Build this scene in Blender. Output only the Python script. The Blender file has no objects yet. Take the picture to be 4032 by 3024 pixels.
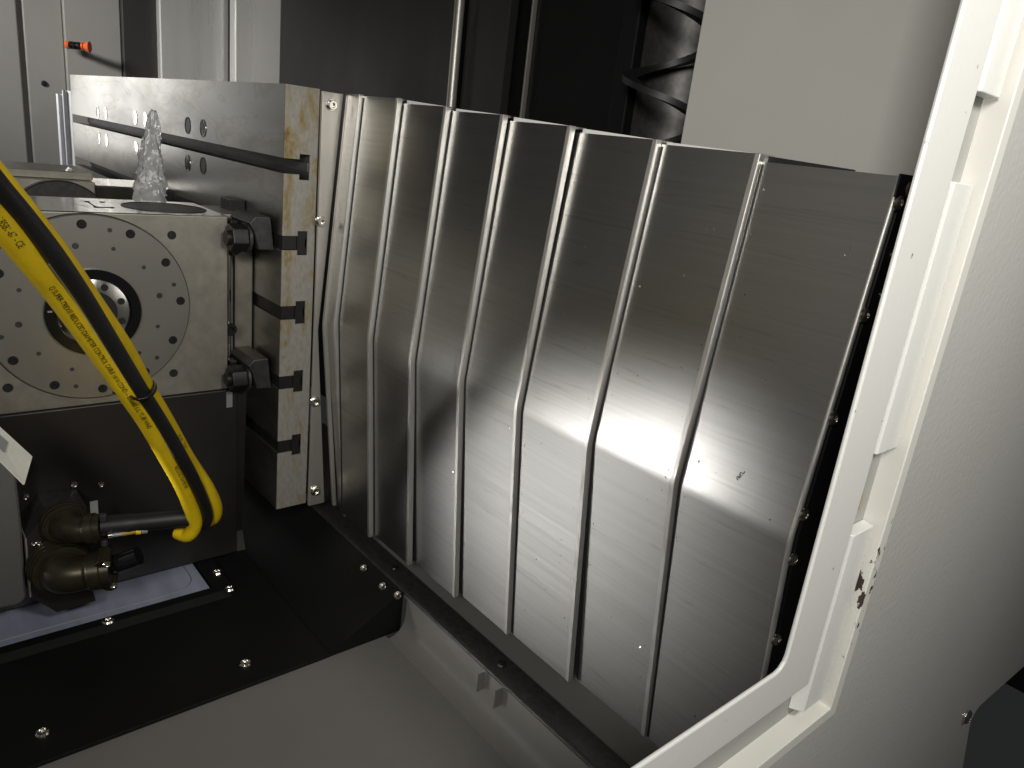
import bpy, bmesh, math, random
from mathutils import Vector, Matrix, noise
random.seed(7)
scene = bpy.context.scene
C = scene.collection
PI = math.pi

# ------------------------------------------------------------------ camera
cam_data = bpy.data.cameras.new("camera")
cam_data.sensor_fit = 'HORIZONTAL'
cam_data.sensor_width = 36.0
cam_data.lens = 26.16
cam_data.clip_start = 0.01
cam_data.clip_end = 100.0
cam = bpy.data.objects.new("camera", cam_data)
C.objects.link(cam)
right = Vector((0.6398, 0.7599, 0.1149)); down = Vector((0.3030, -0.1119, -0.9464)); fwd = Vector((-0.7063, 0.6403, -0.3018))
cam.matrix_world = Matrix(((right.x, -down.x, -fwd.x, 0), (right.y, -down.y, -fwd.y, 0), (right.z, -down.z, -fwd.z, 0), (0, 0, 0, 1)))
scene.camera = cam

# ------------------------------------------------------------------ world, lamps, exposure
world = bpy.data.worlds.new("World"); scene.world = world; world.use_nodes = True
bg = world.node_tree.nodes["Background"]
bg.inputs[0].default_value = (0.95, 0.97, 1.0, 1); bg.inputs[1].default_value = 0.015

def area_lamp(name, loc, target, size, size_y, power, color, spread=180):
    d = bpy.data.lights.new(name, 'AREA'); d.shape = 'RECTANGLE'; d.size = size; d.size_y = size_y
    d.energy = power; d.color = color; d.spread = math.radians(spread)
    o = bpy.data.objects.new(name, d); C.objects.link(o); o.location = loc
    o.rotation_euler = (Vector(target) - Vector(loc)).to_track_quat('-Z', 'Y').to_euler()
    return o
area_lamp("shop_lamp", (0.42, 0.36, 0.48), (-0.5, 0.45, 0.10), 0.20, 0.20, 4.6, (1.0, 0.97, 0.91), 160)
area_lamp("machine_lamp_far", (-1.95, -0.50, 0.50), (-2.62, 0.85, 0.03), 0.30, 0.15, 2.3, (1.0, 0.98, 0.94), 60)
area_lamp("added_beam_low", (-1.32, -0.60, -0.57), (-0.73, 0.52, -0.435), 0.55, 0.06, 0.50, (1.0, 0.99, 0.96), 21)  # added narrow beam brightening the lower cover faces, no known fitting
area_lamp("added_lamp_end", (-2.64, 0.17, 0.05), (-1.9, 0.35, 0.0), 0.20, 0.40, 0.28, (1.0, 0.99, 0.96), 120)  # added unseen lamp, gives the far table surface its bright reflection
area_lamp("added_lamp_wall", (-1.0, -0.15, 0.75), (-1.0, -0.80, 0.05), 0.5, 0.12, 0.9, (1.0, 0.98, 0.95), 90)  # added to light the left wall that the upper covers mirror
area_lamp("fill_lamp_left", (0.20, -0.45, 0.30), (-0.50, 0.40, 0.0), 0.25, 0.25, 2.0, (1.0, 0.97, 0.91), 75)  # added fill for the cables, indexer front and right wall
scene.view_settings.view_transform = 'Standard'; scene.view_settings.look = 'None'
scene.view_settings.exposure = 0.25; scene.view_settings.gamma = 1.0
scene.view_settings.use_curve_mapping = False
scene.render.engine = 'CYCLES'
scene.cycles.use_denoising = True
scene.cycles.max_bounces = 8
scene.cycles.caustics_reflective = False; scene.cycles.caustics_refractive = False

# ------------------------------------------------------------------ mesh helpers
def V(*a): return Vector(a)
class MB:
    def __init__(s): s.v = []; s.f = []
    def add(s, vs, fs):
        o = len(s.v); s.v += [Vector(p) for p in vs]; s.f += [tuple(i + o for i in f) for f in fs]; return s
    def box(s, x0, x1, y0, y1, z0, z1):
        return s.add([(x, y, z) for x in (x0, x1) for y in (y0, y1) for z in (z0, z1)],
                     [(0, 1, 3, 2), (4, 6, 7, 5), (0, 4, 5, 1), (2, 3, 7, 6), (0, 2, 6, 4), (1, 5, 7, 3)])
    def prism(s, poly, axis, a, b):
        n = len(poly)
        def p(q, w):
            if axis == 'X': return (w, q[0], q[1])
            if axis == 'Y': return (q[0], w, q[1])
            return (q[0], q[1], w)
        vs = [p(q, a) for q in poly] + [p(q, b) for q in poly]
        fs = [tuple(range(n - 1, -1, -1)), tuple(range(n, 2 * n))] + [(i, (i + 1) % n, n + (i + 1) % n, n + i) for i in range(n)]
        return s.add(vs, fs)
    def strip(s, line, off, axis_a, axis_b):
        # sheet along X: polyline in (Y,Z) with a second line offset by 'off' in Y
        n = len(line); poly = list(line) + [(y + off, z) for y, z in reversed(line)]
        vs = [(axis_a, y, z) for y, z in poly] + [(axis_b, y, z) for y, z in poly]
        m = len(poly); fs = [(i, (i + 1) % m, m + (i + 1) % m, m + i) for i in range(m)]
        for i in range(n - 1):
            fs.append((i, m - 1 - i, m - 2 - i, i + 1)); fs.append((m + i, m + i + 1, 2 * m - 2 - i, 2 * m - 1 - i))
        return s.add(vs, fs)
    def lathe(s, origin, axis, prof, seg=24, cap=True):
        a = Vector(axis).normalized(); t = a.orthogonal().normalized(); b = a.cross(t); o = Vector(origin)
        vs = []; fs = []
        for (d, r) in prof:
            for k in range(seg):
                an = 2 * PI * k / seg
                vs.append(o + a * d + (t * math.cos(an) + b * math.sin(an)) * r)
        for i in range(len(prof) - 1):
            for k in range(seg):
                fs.append((i * seg + k, i * seg + (k + 1) % seg, (i + 1) * seg + (k + 1) % seg, (i + 1) * seg + k))
        if cap:
            fs.append(tuple(range(seg - 1, -1, -1))); e = (len(prof) - 1) * seg; fs.append(tuple(range(e, e + seg)))
        return s.add(vs, fs)
    def cyl(s, p0, p1, r, seg=24, r2=None):
        d = Vector(p1) - Vector(p0)
        return s.lathe(p0, d, [(0, r), (d.length, r2 if r2 is not None else r)], seg)
    def tube(s, pts, rad, seg=16, cap=True):
        pts = [Vector(p) for p in pts]; n = len(pts); vs = []; fs = []
        t = (pts[1] - pts[0]).normalized(); u = t.orthogonal().normalized()
        for i in range(n):
            t = ((pts[min(i + 1, n - 1)] - pts[max(i - 1, 0)])).normalized()
            u = (u - t * u.dot(t)).normalized(); w = t.cross(u)
            r = rad(i / (n - 1)) if callable(rad) else rad
            for k in range(seg):
                an = 2 * PI * k / seg; vs.append(pts[i] + (u * math.cos(an) + w * math.sin(an)) * r)
        for i in range(n - 1):
            for k in range(seg):
                fs.append((i * seg + k, i * seg + (k + 1) % seg, (i + 1) * seg + (k + 1) % seg, (i + 1) * seg + k))
        if cap:
            fs.append(tuple(range(seg - 1, -1, -1))); e = (n - 1) * seg; fs.append(tuple(range(e, e + seg)))
        return s.add(vs, fs)
    def build(s, name, mat, parent=None, bevel=0.0, seg=2, smooth=False, angle=30):
        off = world_loc(parent) if parent else Vector()
        me = bpy.data.meshes.new(name)
        bm = bmesh.new()
        bv = [bm.verts.new(p - off) for p in s.v]
        for f in s.f:
            try: bm.faces.new([bv[i] for i in f])
            except ValueError: pass
        bmesh.ops.recalc_face_normals(bm, faces=bm.faces)
        if bevel:
            es = [e for e in bm.edges if len(e.link_faces) == 2 and e.calc_face_angle(0) > math.radians(angle)]
            bmesh.ops.bevel(bm, geom=es, offset=bevel, segments=seg, affect='EDGES', profile=0.5, clamp_overlap=True)
        if smooth or bevel:
            for f in bm.faces: f.smooth = True
        bm.to_mesh(me); bm.free()
        if smooth or bevel:
            me.set_sharp_from_angle(angle=math.radians(18 if bevel else 35))
        o = bpy.data.objects.new(name, me); C.objects.link(o)
        me.materials.append(mat)
        if parent: o.parent = parent
        return o
WL = {}
def world_loc(o):
    if o in WL: return WL[o]
    return world_loc(o.parent) + o.location if o.parent else Vector()
def thing(name, loc, label, cat, group=None):
    o = bpy.data.objects.new(name, None); C.objects.link(o); o.location = loc; o.empty_display_size = 0.02
    WL[o] = Vector(loc); o['label'] = label; o['category'] = cat
    if group: o['group'] = group
    return o
def tag(o, label, cat, group=None, kind=None):
    o['label'] = label; o['category'] = cat
    if group: o['group'] = group
    if kind: o['kind'] = kind
    return o
def structure(o): o['kind'] = 'structure'; return o
def smooth_path(pts, n=8):
    P = [Vector(p) for p in pts]; out = []
    for i in range(len(P) - 1):
        p0 = P[max(i - 1, 0)]; p1 = P[i]; p2 = P[i + 1]; p3 = P[min(i + 2, len(P) - 1)]
        for k in range(n):
            t = k / n
            out.append(0.5 * ((2 * p1) + (p2 - p0) * t + (2 * p0 - 5 * p1 + 4 * p2 - p3) * t * t + (3 * p1 - p0 - 3 * p2 + p3) * t ** 3))
    out.append(P[-1]); return out

# ------------------------------------------------------------------ materials
def mat(name, color, rough=0.5, metal=0.0, **k):
    m = bpy.data.materials.new(name); m.use_nodes = True
    b = m.node_tree.nodes["Principled BSDF"]
    b.inputs["Base Color"].default_value = (*color, 1); b.inputs["Roughness"].default_value = rough; b.inputs["Metallic"].default_value = metal
    for key, v in k.items():
        b.inputs[key.replace('_', ' ')].default_value = v
    return m
def N(m, t, **k):
    n = m.node_tree.nodes.new(t)
    for a, v in k.items(): setattr(n, a, v)
    return n
def L(m, a, b): m.node_tree.links.new(a, b)
def coords(m, scale, rot=(0, 0, 0)):
    g = N(m, 'ShaderNodeNewGeometry'); mp = N(m, 'ShaderNodeMapping'); mp.inputs['Scale'].default_value = scale; mp.inputs['Rotation'].default_value = rot
    L(m, g.outputs['Position'], mp.inputs['Vector']); return mp.outputs[0]
def noise_tex(m, scale3, scale=1.0, detail=4.0, rough=0.55, dist=0.0):
    n = N(m, 'ShaderNodeTexNoise'); n.inputs['Scale'].default_value = scale; n.inputs['Detail'].default_value = detail
    n.inputs['Roughness'].default_value = rough; n.inputs['Distortion'].default_value = dist
    L(m, coords(m, scale3), n.inputs['Vector']); return n.outputs['Fac']
def ramp(m, fac, stops):
    r = N(m, 'ShaderNodeValToRGB'); e = r.color_ramp.elements
    while len(e) < len(stops): e.new(0.5)
    for el, (p, c) in zip(e, stops): el.position = p; el.color = (*c, 1) if len(c) == 3 else c
    L(m, fac, r.inputs[0]); return r.outputs[0]
def vary(m, base, amount, scale3, scale=1.0, detail=4.0):
    """multiply the base colour by a noise between 1-amount and 1+amount"""
    f = noise_tex(m, scale3, scale, detail)
    c = ramp(m, f, [(0.3, tuple(x * (1 - amount) for x in base)), (0.7, tuple(min(1, x * (1 + amount)) for x in base))])
    L(m, c, m.node_tree.nodes["Principled BSDF"].inputs["Base Color"]); return c
def rough_map(m, lo, hi, scale3, scale=1.0, detail=4.0):
    f = noise_tex(m, scale3, scale, detail)
    mr = N(m, 'ShaderNodeMapRange'); mr.inputs['From Min'].default_value = 0.3; mr.inputs['From Max'].default_value = 0.7
    mr.inputs['To Min'].default_value = lo; mr.inputs['To Max'].default_value = hi
    L(m, f, mr.inputs['Value']); L(m, mr.outputs[0], m.node_tree.nodes["Principled BSDF"].inputs["Roughness"])
def bump(m, fac, strength, dist=0.001):
    b = N(m, 'ShaderNodeBump'); b.inputs['Strength'].default_value = strength; b.inputs['Distance'].default_value = dist
    L(m, fac, b.inputs['Height']); p = m.node_tree.nodes["Principled BSDF"]
    if p.inputs['Normal'].links: L(m, p.inputs['Normal'].links[0].from_socket, b.inputs['Normal'])
    L(m, b.outputs[0], p.inputs['Normal'])
def tangent(m, vec, aniso):
    p = m.node_tree.nodes["Principled BSDF"]; p.inputs['Anisotropic'].default_value = aniso
    c = N(m, 'ShaderNodeCombineXYZ')
    for i in range(3): c.inputs[i].default_value = vec[i]
    L(m, c.outputs[0], p.inputs['Tangent'])

M = {}
# brushed stainless of the telescopic cover, brushed along its travel
m = M['cover'] = mat('brushed_stainless', (0.56, 0.55, 0.53), 0.34, 1.0)
f1 = noise_tex(m, (4, 260, 260), 1.0, 5)
f2 = noise_tex(m, (1.1, 55, 55), 1.0, 2)
c1 = ramp(m, f1, [(0.3, (0.52, 0.515, 0.50)), (0.7, (0.58, 0.575, 0.56))])
c2 = ramp(m, f2, [(0.0, (1, 1, 1)), (0.495, (1, 1, 1)), (0.50, (0.55, 0.55, 0.55)), (0.505, (1, 1, 1))])
mx = N(m, 'ShaderNodeMix', data_type='RGBA', blend_type='MULTIPLY'); mx.inputs['Factor'].default_value = 0.35
L(m, c1, mx.inputs[6]); L(m, c2, mx.inputs[7]); L(m, mx.outputs[2], m.node_tree.nodes["Principled BSDF"].inputs["Base Color"])
rough_map(m, 0.335, 0.365, (3, 320, 320), 1.0, 5)
bump(m, noise_tex(m, (60, 1100, 1100), 1.0, 2), 0.012, 0.0004)
bump(m, noise_tex(m, (700, 300, 120), 1.0, 2), 0.03, 0.0004)
tangent(m, (0, 0, 1), 0.5)
m = M['lip'] = mat('machined_lip_steel', (0.64, 0.63, 0.60), 0.38, 0.8)
rough_map(m, 0.34, 0.5, (300, 300, 40), 1.0, 4)
M['rubber'] = mat('wiper_rubber', (0.012, 0.012, 0.013), 0.55)
# ground table steel
m = M['table'] = mat('ground_table_steel', (0.50, 0.49, 0.47), 0.30, 1.0)
f1 = noise_tex(m, (2.2, 2.2, 9), 1.6, 5, 0.6, 1.2)
c1 = ramp(m, f1, [(0.30, (0.44, 0.42, 0.38)), (0.46, (0.56, 0.54, 0.50)), (0.50, (0.47, 0.45, 0.41)), (0.53, (0.54, 0.53, 0.50)), (0.8, (0.50, 0.50, 0.48))])
L(m, c1, m.node_tree.nodes["Principled BSDF"].inputs["Base Color"])
rough_map(m, 0.26, 0.40, (4, 4, 12), 1.0, 5)
# table end face: bare cast steel with yellow-brown oil stains
m = M['table_end'] = mat('oil_stained_steel', (0.45, 0.43, 0.38), 0.55, 0.35)
f1 = noise_tex(m, (1, 38, 13), 1.0, 7, 0.68, 1.2)
g = N(m, 'ShaderNodeNewGeometry'); sp = N(m, 'ShaderNodeSeparateXYZ'); L(m, g.outputs['Position'], sp.inputs[0])
mr = N(m, 'ShaderNodeMapRange'); mr.inputs['From Min'].default_value = -0.45; mr.inputs['From Max'].default_value = 0.04
mr.inputs['To Min'].default_value = -0.05; mr.inputs['To Max'].default_value = 0.075; L(m, sp.outputs[2], mr.inputs['Value'])
ad = N(m, 'ShaderNodeMath', operation='ADD'); L(m, f1, ad.inputs[0]); L(m, mr.outputs[0], ad.inputs[1]); f1 = ad.outputs[0]
c1 = ramp(m, f1, [(0.50, (0.38, 0.362, 0.325)), (0.57, (0.35, 0.315, 0.235)), (0.64, (0.32, 0.25, 0.12)), (0.74, (0.20, 0.13, 0.05))])
f2 = noise_tex(m, (200, 260, 120), 1.0, 3)
mx = N(m, 'ShaderNodeMix', data_type='RGBA', blend_type='MULTIPLY'); mx.inputs['Factor'].default_value = 1.0
L(m, c1, mx.inputs[6]); L(m, ramp(m, f2, [(0.25, (0.78, 0.78, 0.78)), (0.7, (1, 1, 1))]), mx.inputs[7])
L(m, mx.outputs[2], m.node_tree.nodes["Principled BSDF"].inputs["Base Color"])
bump(m, f2, 0.15, 0.0005)
m = M['slot'] = mat('slot_dark_steel', (0.06, 0.058, 0.055), 0.5, 0.6)  # darker steel for slot walls and floors
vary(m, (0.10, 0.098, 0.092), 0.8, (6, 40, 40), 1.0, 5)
m = M['bracket_steel'] = mat('plated_bracket', (0.58, 0.56, 0.53), 0.42, 0.75)
vary(m, (0.56, 0.54, 0.50), 0.12, (40, 40, 5), 1.0, 5)
m = M['indexer'] = mat('machined_casting', (0.38, 0.355, 0.305), 0.42, 0.7)
vary(m, (0.38, 0.355, 0.305), 0.12, (20, 60, 60), 1.0, 5); bump(m, noise_tex(m, (500, 500, 500), 1.0, 3), 0.12, 0.0005)
m = M['faceplate'] = mat('turned_faceplate', (0.42, 0.40, 0.36), 0.36, 0.8)
vary(m, (0.42, 0.40, 0.36), 0.06, (8, 8, 8))
m = M['polished'] = mat('polished_steel', (0.66, 0.65, 0.61), 0.12, 1.0); rough_map(m, 0.08, 0.22, (30, 90, 30))
m = M['chrome'] = mat('bright_screw_steel', (0.72, 0.70, 0.64), 0.16, 1.0)
M['black_oxide'] = mat('black_oxide_steel', (0.035, 0.034, 0.033), 0.38, 0.6)
m = M['dark_steel'] = mat('dark_forged_steel', (0.07, 0.068, 0.066), 0.45, 0.6); vary(m, (0.07, 0.068, 0.066), 0.25, (120, 120, 120))
M['hole'] = mat('hole_black', (0.006, 0.006, 0.006), 0.7)
m = M['housing'] = mat('dark_brown_housing_paint', (0.018, 0.0155, 0.0135), 0.45); vary(m, (0.018, 0.0155, 0.0135), 0.2, (8, 8, 8)); bump(m, noise_tex(m, (700, 700, 700)), 0.06, 0.0004)
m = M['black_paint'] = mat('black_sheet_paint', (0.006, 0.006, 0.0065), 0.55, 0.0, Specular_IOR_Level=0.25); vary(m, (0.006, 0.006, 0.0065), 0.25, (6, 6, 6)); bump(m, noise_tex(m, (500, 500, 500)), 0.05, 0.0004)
m = M['grey_paint'] = mat('light_grey_enclosure_paint', (0.42, 0.41, 0.385), 0.42)
vary(m, (0.42, 0.41, 0.385), 0.05, (5, 5, 5)); bump(m, noise_tex(m, (260, 260, 260), 1.0, 2), 0.12, 0.0008)
m = M['floor_paint'] = mat('grey_floor_pan_paint', (0.20, 0.194, 0.18), 0.5)
vary(m, (0.20, 0.194, 0.18), 0.07, (5, 5, 5)); bump(m, noise_tex(m, (260, 260, 260), 1.0, 2), 0.08, 0.0008)
m = M['panel_paint'] = mat('orange_peel_grey_paint', (0.56, 0.555, 0.53), 0.36)
vary(m, (0.56, 0.555, 0.53), 0.04, (4, 4, 4)); bump(m, noise_tex(m, (190, 190, 190), 1.0, 2), 0.35, 0.0010)
m = M['white_paint'] = mat('white_frame_paint', (0.74, 0.74, 0.71), 0.33)
f1 = noise_tex(m, (170, 170, 170), 1.0, 2)
c1 = ramp(m, f1, [(0.20, (0.16, 0.13, 0.09)), (0.27, (0.74, 0.74, 0.71)), (1, (0.76, 0.76, 0.73))])
L(m, c1, m.node_tree.nodes["Principled BSDF"].inputs["Base Color"]); bump(m, noise_tex(m, (220, 220, 220), 1.0, 2), 0.14, 0.0008)
# chipped white lip: dark bare metal showing in flakes
m = M['chipped'] = mat('chipped_white_paint', (0.74, 0.73, 0.68), 0.4)
f1 = noise_tex(m, (150, 150, 75), 1.0, 5, 0.6)
g = N(m, 'ShaderNodeNewGeometry'); sp = N(m, 'ShaderNodeSeparateXYZ'); L(m, g.outputs['Position'], sp.inputs[0])
mr = N(m, 'ShaderNodeMapRange'); mr.interpolation_type = 'SMOOTHSTEP'
mr.inputs['From Min'].default_value = 0.0; mr.inputs['From Max'].default_value = 0.085; mr.inputs['To Min'].default_value = 0.10; mr.inputs['To Max'].default_value = -0.16
ad = N(m, 'ShaderNodeMath', operation='ADD'); ad.inputs[1].default_value = 0.268; L(m, sp.outputs[2], ad.inputs[0])
ab = N(m, 'ShaderNodeMath', operation='ABSOLUTE'); L(m, ad.outputs[0], ab.inputs[0]); L(m, ab.outputs[0], mr.inputs['Value'])
ad2 = N(m, 'ShaderNodeMath', operation='ADD'); L(m, f1, ad2.inputs[0]); L(m, mr.outputs[0], ad2.inputs[1])
c1 = ramp(m, ad2.outputs[0], [(0.60, (0.74, 0.73, 0.68)), (0.615, (0.60, 0.55, 0.42)), (0.63, (0.05, 0.035, 0.03))])
L(m, c1, m.node_tree.nodes["Principled BSDF"].inputs["Base Color"])
M['recess'] = mat('recess_grey', (0.36, 0.36, 0.34), 0.5)
m = M['yellow'] = mat('yellow_cable_jacket', (0.86, 0.60, 0.010), 0.42); vary(m, (0.86, 0.60, 0.010), 0.08, (50, 50, 50), 1.0, 4)
bump(m, noise_tex(m, (500, 500, 500)), 0.08, 0.0004)
M['print'] = mat('cable_print_ink', (0.03, 0.022, 0.006), 0.6)
m = M['hose'] = mat('black_hose_rubber', (0.010, 0.010, 0.011), 0.5); bump(m, noise_tex(m, (300, 300, 300)), 0.12, 0.0006)
M['gloss_black'] = mat('glossy_black_sleeve', (0.009, 0.009, 0.010), 0.18)
m = M['olive'] = mat('olive_anodised_shell', (0.05, 0.043, 0.026), 0.36, 0.6); vary(m, (0.050, 0.043, 0.026), 0.2, (60, 60, 60))
M['tie'] = mat('black_nylon', (0.008, 0.008, 0.008), 0.3)
m = M['white_plate'] = mat('white_plastic_plate', (0.72, 0.72, 0.67), 0.45); vary(m, (0.72, 0.72, 0.67), 0.05, (80, 80, 80))
m = M['glass_tray'] = mat('blue_reflection_window', (0.42, 0.44, 0.58), 0.2, 0.2)  # bluish reflection put into the pane's base colour
vary(m, (0.42, 0.44, 0.58), 0.3, (3, 14, 3), 1.0, 4); rough_map(m, 0.12, 0.3, (20, 60, 20))
m = M['film'] = mat('clear_plastic_film', (0.90, 0.91, 0.92), 0.14, 0.0, IOR=1.25, Transmission_Weight=0.60)
m = M['cloudy_film'] = mat('cloudy_plastic_curtain', (0.78, 0.79, 0.83), 0.65, 0.0, IOR=1.2, Transmission_Weight=0.15)
M['orange'] = mat('orange_nozzle_plastic', (0.62, 0.10, 0.02), 0.4)
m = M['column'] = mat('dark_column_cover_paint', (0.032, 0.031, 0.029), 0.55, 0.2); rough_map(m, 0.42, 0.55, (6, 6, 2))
m = M['steel_wall'] = mat('stainless_wall_sheet', (0.60, 0.60, 0.58), 0.30, 0.45); rough_map(m, 0.24, 0.38, (40, 40, 3))
m = M['wall_paint'] = mat('enclosure_wall_paint', (0.26, 0.255, 0.24), 0.5); vary(m, (0.26, 0.255, 0.24), 0.06, (3, 3, 3))
m = M['motor'] = mat('motor_grey_paint', (0.13, 0.13, 0.125), 0.5); bump(m, noise_tex(m, (500, 500, 500)), 0.1, 0.0005)
M['label'] = mat('grey_foil_label', (0.34, 0.35, 0.36), 0.4, 0.3)
M['stain'] = mat('dried_yellow_oil', (0.42, 0.27, 0.03), 0.5)

# ------------------------------------------------------------------ fasteners (shared meshes)
def fastener_mesh(kind):
    mb = MB()
    if kind == 'button':      # domed socket button head, axis +Z, unit radius
        mb.lathe((0, 0, 0), (0, 0, 1), [(0, 1.0), (0.18, 1.0), (0.45, 0.82), (0.58, 0.5), (0.58, 0.45), (0.25, 0.42)], 18)
    elif kind == 'cap':       # socket cap in a counterbore
        mb.lathe((0, 0, 0), (0, 0, 1), [(0, 0.78), (0.5, 0.78), (0.62, 0.70), (0.62, 0.42), (0.2, 0.40)], 18)
    elif kind == 'washer':
        mb.lathe((0, 0, 0), (0, 0, 1), [(0, 1.0), (0.12, 1.0), (0.16, 0.95), (0.16, 0.4)], 18)
    elif kind == 'hole':      # shallow dark bore with a rim
        mb.lathe((0, 0, 0), (0, 0, 1), [(0.0, 1.0), (0.06, 1.0), (0.06, 0.86), (0.02, 0.80)], 18)
    off = mb.build('t_' + kind, M['chrome'])
    me = off.data; bpy.data.objects.remove(off)
    for p in me.polygons: p.use_smooth = True
    me.set_sharp_from_angle(angle=math.radians(32)); me.materials.clear(); return me
FM = {k: fastener_mesh(k) for k in ('button', 'cap', 'washer', 'hole')}
FCACHE = {}
def fast(name, kind, parent, pos, axis, r, material):
    key = (kind, material.name)
    if key not in FCACHE:
        me = FM[kind].copy(); me.materials.append(material); FCACHE[key] = me
    o = bpy.data.objects.new(name, FCACHE[key]); C.objects.link(o)
    o.parent = parent; o.location = Vector(pos) - world_loc(parent)
    q = Vector(axis).to_track_quat('Z', 'Y'); o.rotation_mode = 'QUATERNION'
    from mathutils import Quaternion
    o.rotation_quaternion = q @ Quaternion((0, 0, 1), random.uniform(0, 6)); o.scale = (r, r, r)
    return o

# =================================================================== SETTING
structure(MB().box(-1.95, 0.25, -0.6, 0.490, -0.684, -0.664).build('floor', M['floor_paint']))
ramp_line = [(0.4900, -0.664), (0.4985, -0.6625), (0.5060, -0.6580), (0.5115, -0.6510), (0.5145, -0.6420), (0.5155, -0.630), (0.516, -0.606)]
structure(MB().strip(ramp_line, 0.004, -0.73, 0.25).build('floor_ramp', M['floor_paint'], smooth=True))
structure(MB().box(-1.35, -0.10, 0.517, 0.70, -0.612, -0.603).build('ledge', M['floor_paint']))
structure(MB().box(-1.75, -0.20, -0.83, -0.80, -0.9, 0.9).build('wall_left', M['grey_paint']))
structure(MB().box(-2.9, -0.10, 1.45, 1.47, -0.8, 0.9).build('wall_back', M['black_paint']))
# right inner wall, plain grey
structure(MB().box(-0.482, -0.19, 0.62, 0.635, -0.8, 0.8).build('wall_right', M['grey_paint'], bevel=0.001))
# far end wall in three painted panels
wa = structure(MB().box(-2.73, -2.71, -0.8, 1.5, -0.9, 0.9).build('wall_far', M['wall_paint']))
MB().box(-2.708, -2.69, 0.20, (-2.6900, 0.3993, 0.1095)[1], -0.33, 0.8).build('panel', M['wall_paint'], wa, bevel=0.004)
MB().box(-2.708, -2.694, (-2.6940, 0.4135, 0.1119)[1], (-2.6940, 0.5118, 0.1281)[1], -0.6, 0.8).build('panel', M['wall_paint'], wa, bevel=0.003)
MB().box(-2.708, -2.68, (-2.6800, 0.5127, 0.1280)[1], (-2.6800, 0.6636, 0.1529)[1], -0.6, 0.8).build('panel', M['wall_paint'], wa, bevel=0.003)
fast('screw', 'button', wa, (-2.6920, 0.4539, 0.0181), (1, 0, 0), 0.008, M['black_oxide'])
fast('screw', 'button', wa, (-2.6920, 0.4525, -0.2296), (1, 0, 0), 0.008, M['black_oxide'])
# stainless corner sheets at the far back
w2 = structure(MB().box(-2.70, -2.30, 1.02, 1.03, -0.9, 0.9).build('wall_corner', M['wall_paint']))
a = (-2.6600, 0.6638, 0.1526)[1]; b = (-2.6600, 0.7686, 0.1699)[1]
MB().box(-2.68, -2.66, a, b, -0.6, 0.8).build('panel', M['column'], w2, bevel=0.003)
MB().box(-2.68, -2.63, (-2.6300, 0.7613, 0.1682)[1], (-2.6300, 0.9733, 0.2032)[1], -0.6, 0.8).build('panel', M['steel_wall'], w2, bevel=0.004)
MB().box(-2.60, -2.55, (-2.5500, 0.9627, 0.2001)[1], (-2.5500, 1.1120, 0.2248)[1], -0.6, 0.8).build('panel', M['steel_wall'], w2, bevel=0.004)

# =================================================================== MACHINE COLUMN (behind)
col = thing('column_cover', (-1.65, 0.95, -0.7), 'tall dark steel column cover sheet with a bright folded edge, behind the slotted table', 'machine column')
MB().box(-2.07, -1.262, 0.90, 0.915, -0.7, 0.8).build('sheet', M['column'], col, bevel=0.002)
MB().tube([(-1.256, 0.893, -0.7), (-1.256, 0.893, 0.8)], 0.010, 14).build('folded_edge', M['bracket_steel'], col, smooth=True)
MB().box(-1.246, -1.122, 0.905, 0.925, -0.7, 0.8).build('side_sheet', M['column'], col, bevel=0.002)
bc = thing('guideway_cover', (-0.95, 1.0, -0.7), 'plain black cover sheet with a thin bright seam, left of the spiral auger', 'guideway cover')
MB().box(-1.120, -1.085, 0.93, 0.95, -0.7, 0.8).build('seam_strip', M['black_paint'], bc)
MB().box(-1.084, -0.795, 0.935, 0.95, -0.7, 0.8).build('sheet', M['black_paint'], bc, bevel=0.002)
MB().box(-1.0885, -1.0845, 0.9255, 0.936, -0.7, 0.8).build('bright_seam', M['bracket_steel'], bc, bevel=0.001)
# chip auger in its trough
au = thing('chip_auger', (-0.64, 0.80, -0.7), 'black spiral chip auger standing in a dark trough beside the grey wall', 'auger')
ax, ay = (-0.6819, 0.8300, 0.1312)[0], 0.83
tr = MB(); prof = []
for k in range(15):
    an = PI * (0.02 + 0.96 * k / 14); prof.append((ax + 0.075 * math.cos(an), ay + 0.02 + 0.075 * math.sin(an)))
poly = prof + [(x, y + 0.004) for x, y in reversed(prof)]
vs = [(x, y, z) for z in (-0.5, 0.7) for x, y in poly]; n = len(poly)
tr.add(vs, [(i, (i + 1) % n, n + (i + 1) % n, n + i) for i in range(n)]).build('trough', M['dark_steel'], au, smooth=True)
he = MB(); turns = 8; pitch = 0.105; seg = 26; vs = []; fs = []
for i in range(turns * seg + 1):
    an = 2 * PI * i / seg; z = -0.25 + pitch * i / seg
    for r, dz in ((0.062, 0.004), (0.044, 0.004), (0.044, -0.004), (0.062, -0.004)):
        vs.append((ax + r * math.cos(-an), ay + r * math.sin(-an), z + dz))
for i in range(turns * seg):
    for k in range(4): fs.append((i * 4 + k, i * 4 + (k + 1) % 4, i * 4 + 4 + (k + 1) % 4, i * 4 + 4 + k))
he.add(vs, fs).build('flight', M['hose'], au, smooth=True)
MB().box(-0.795, ax - 0.082, 0.845, 0.94, -0.7, 0.8).build('trough_side', M['black_paint'], au, bevel=0.002)

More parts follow.
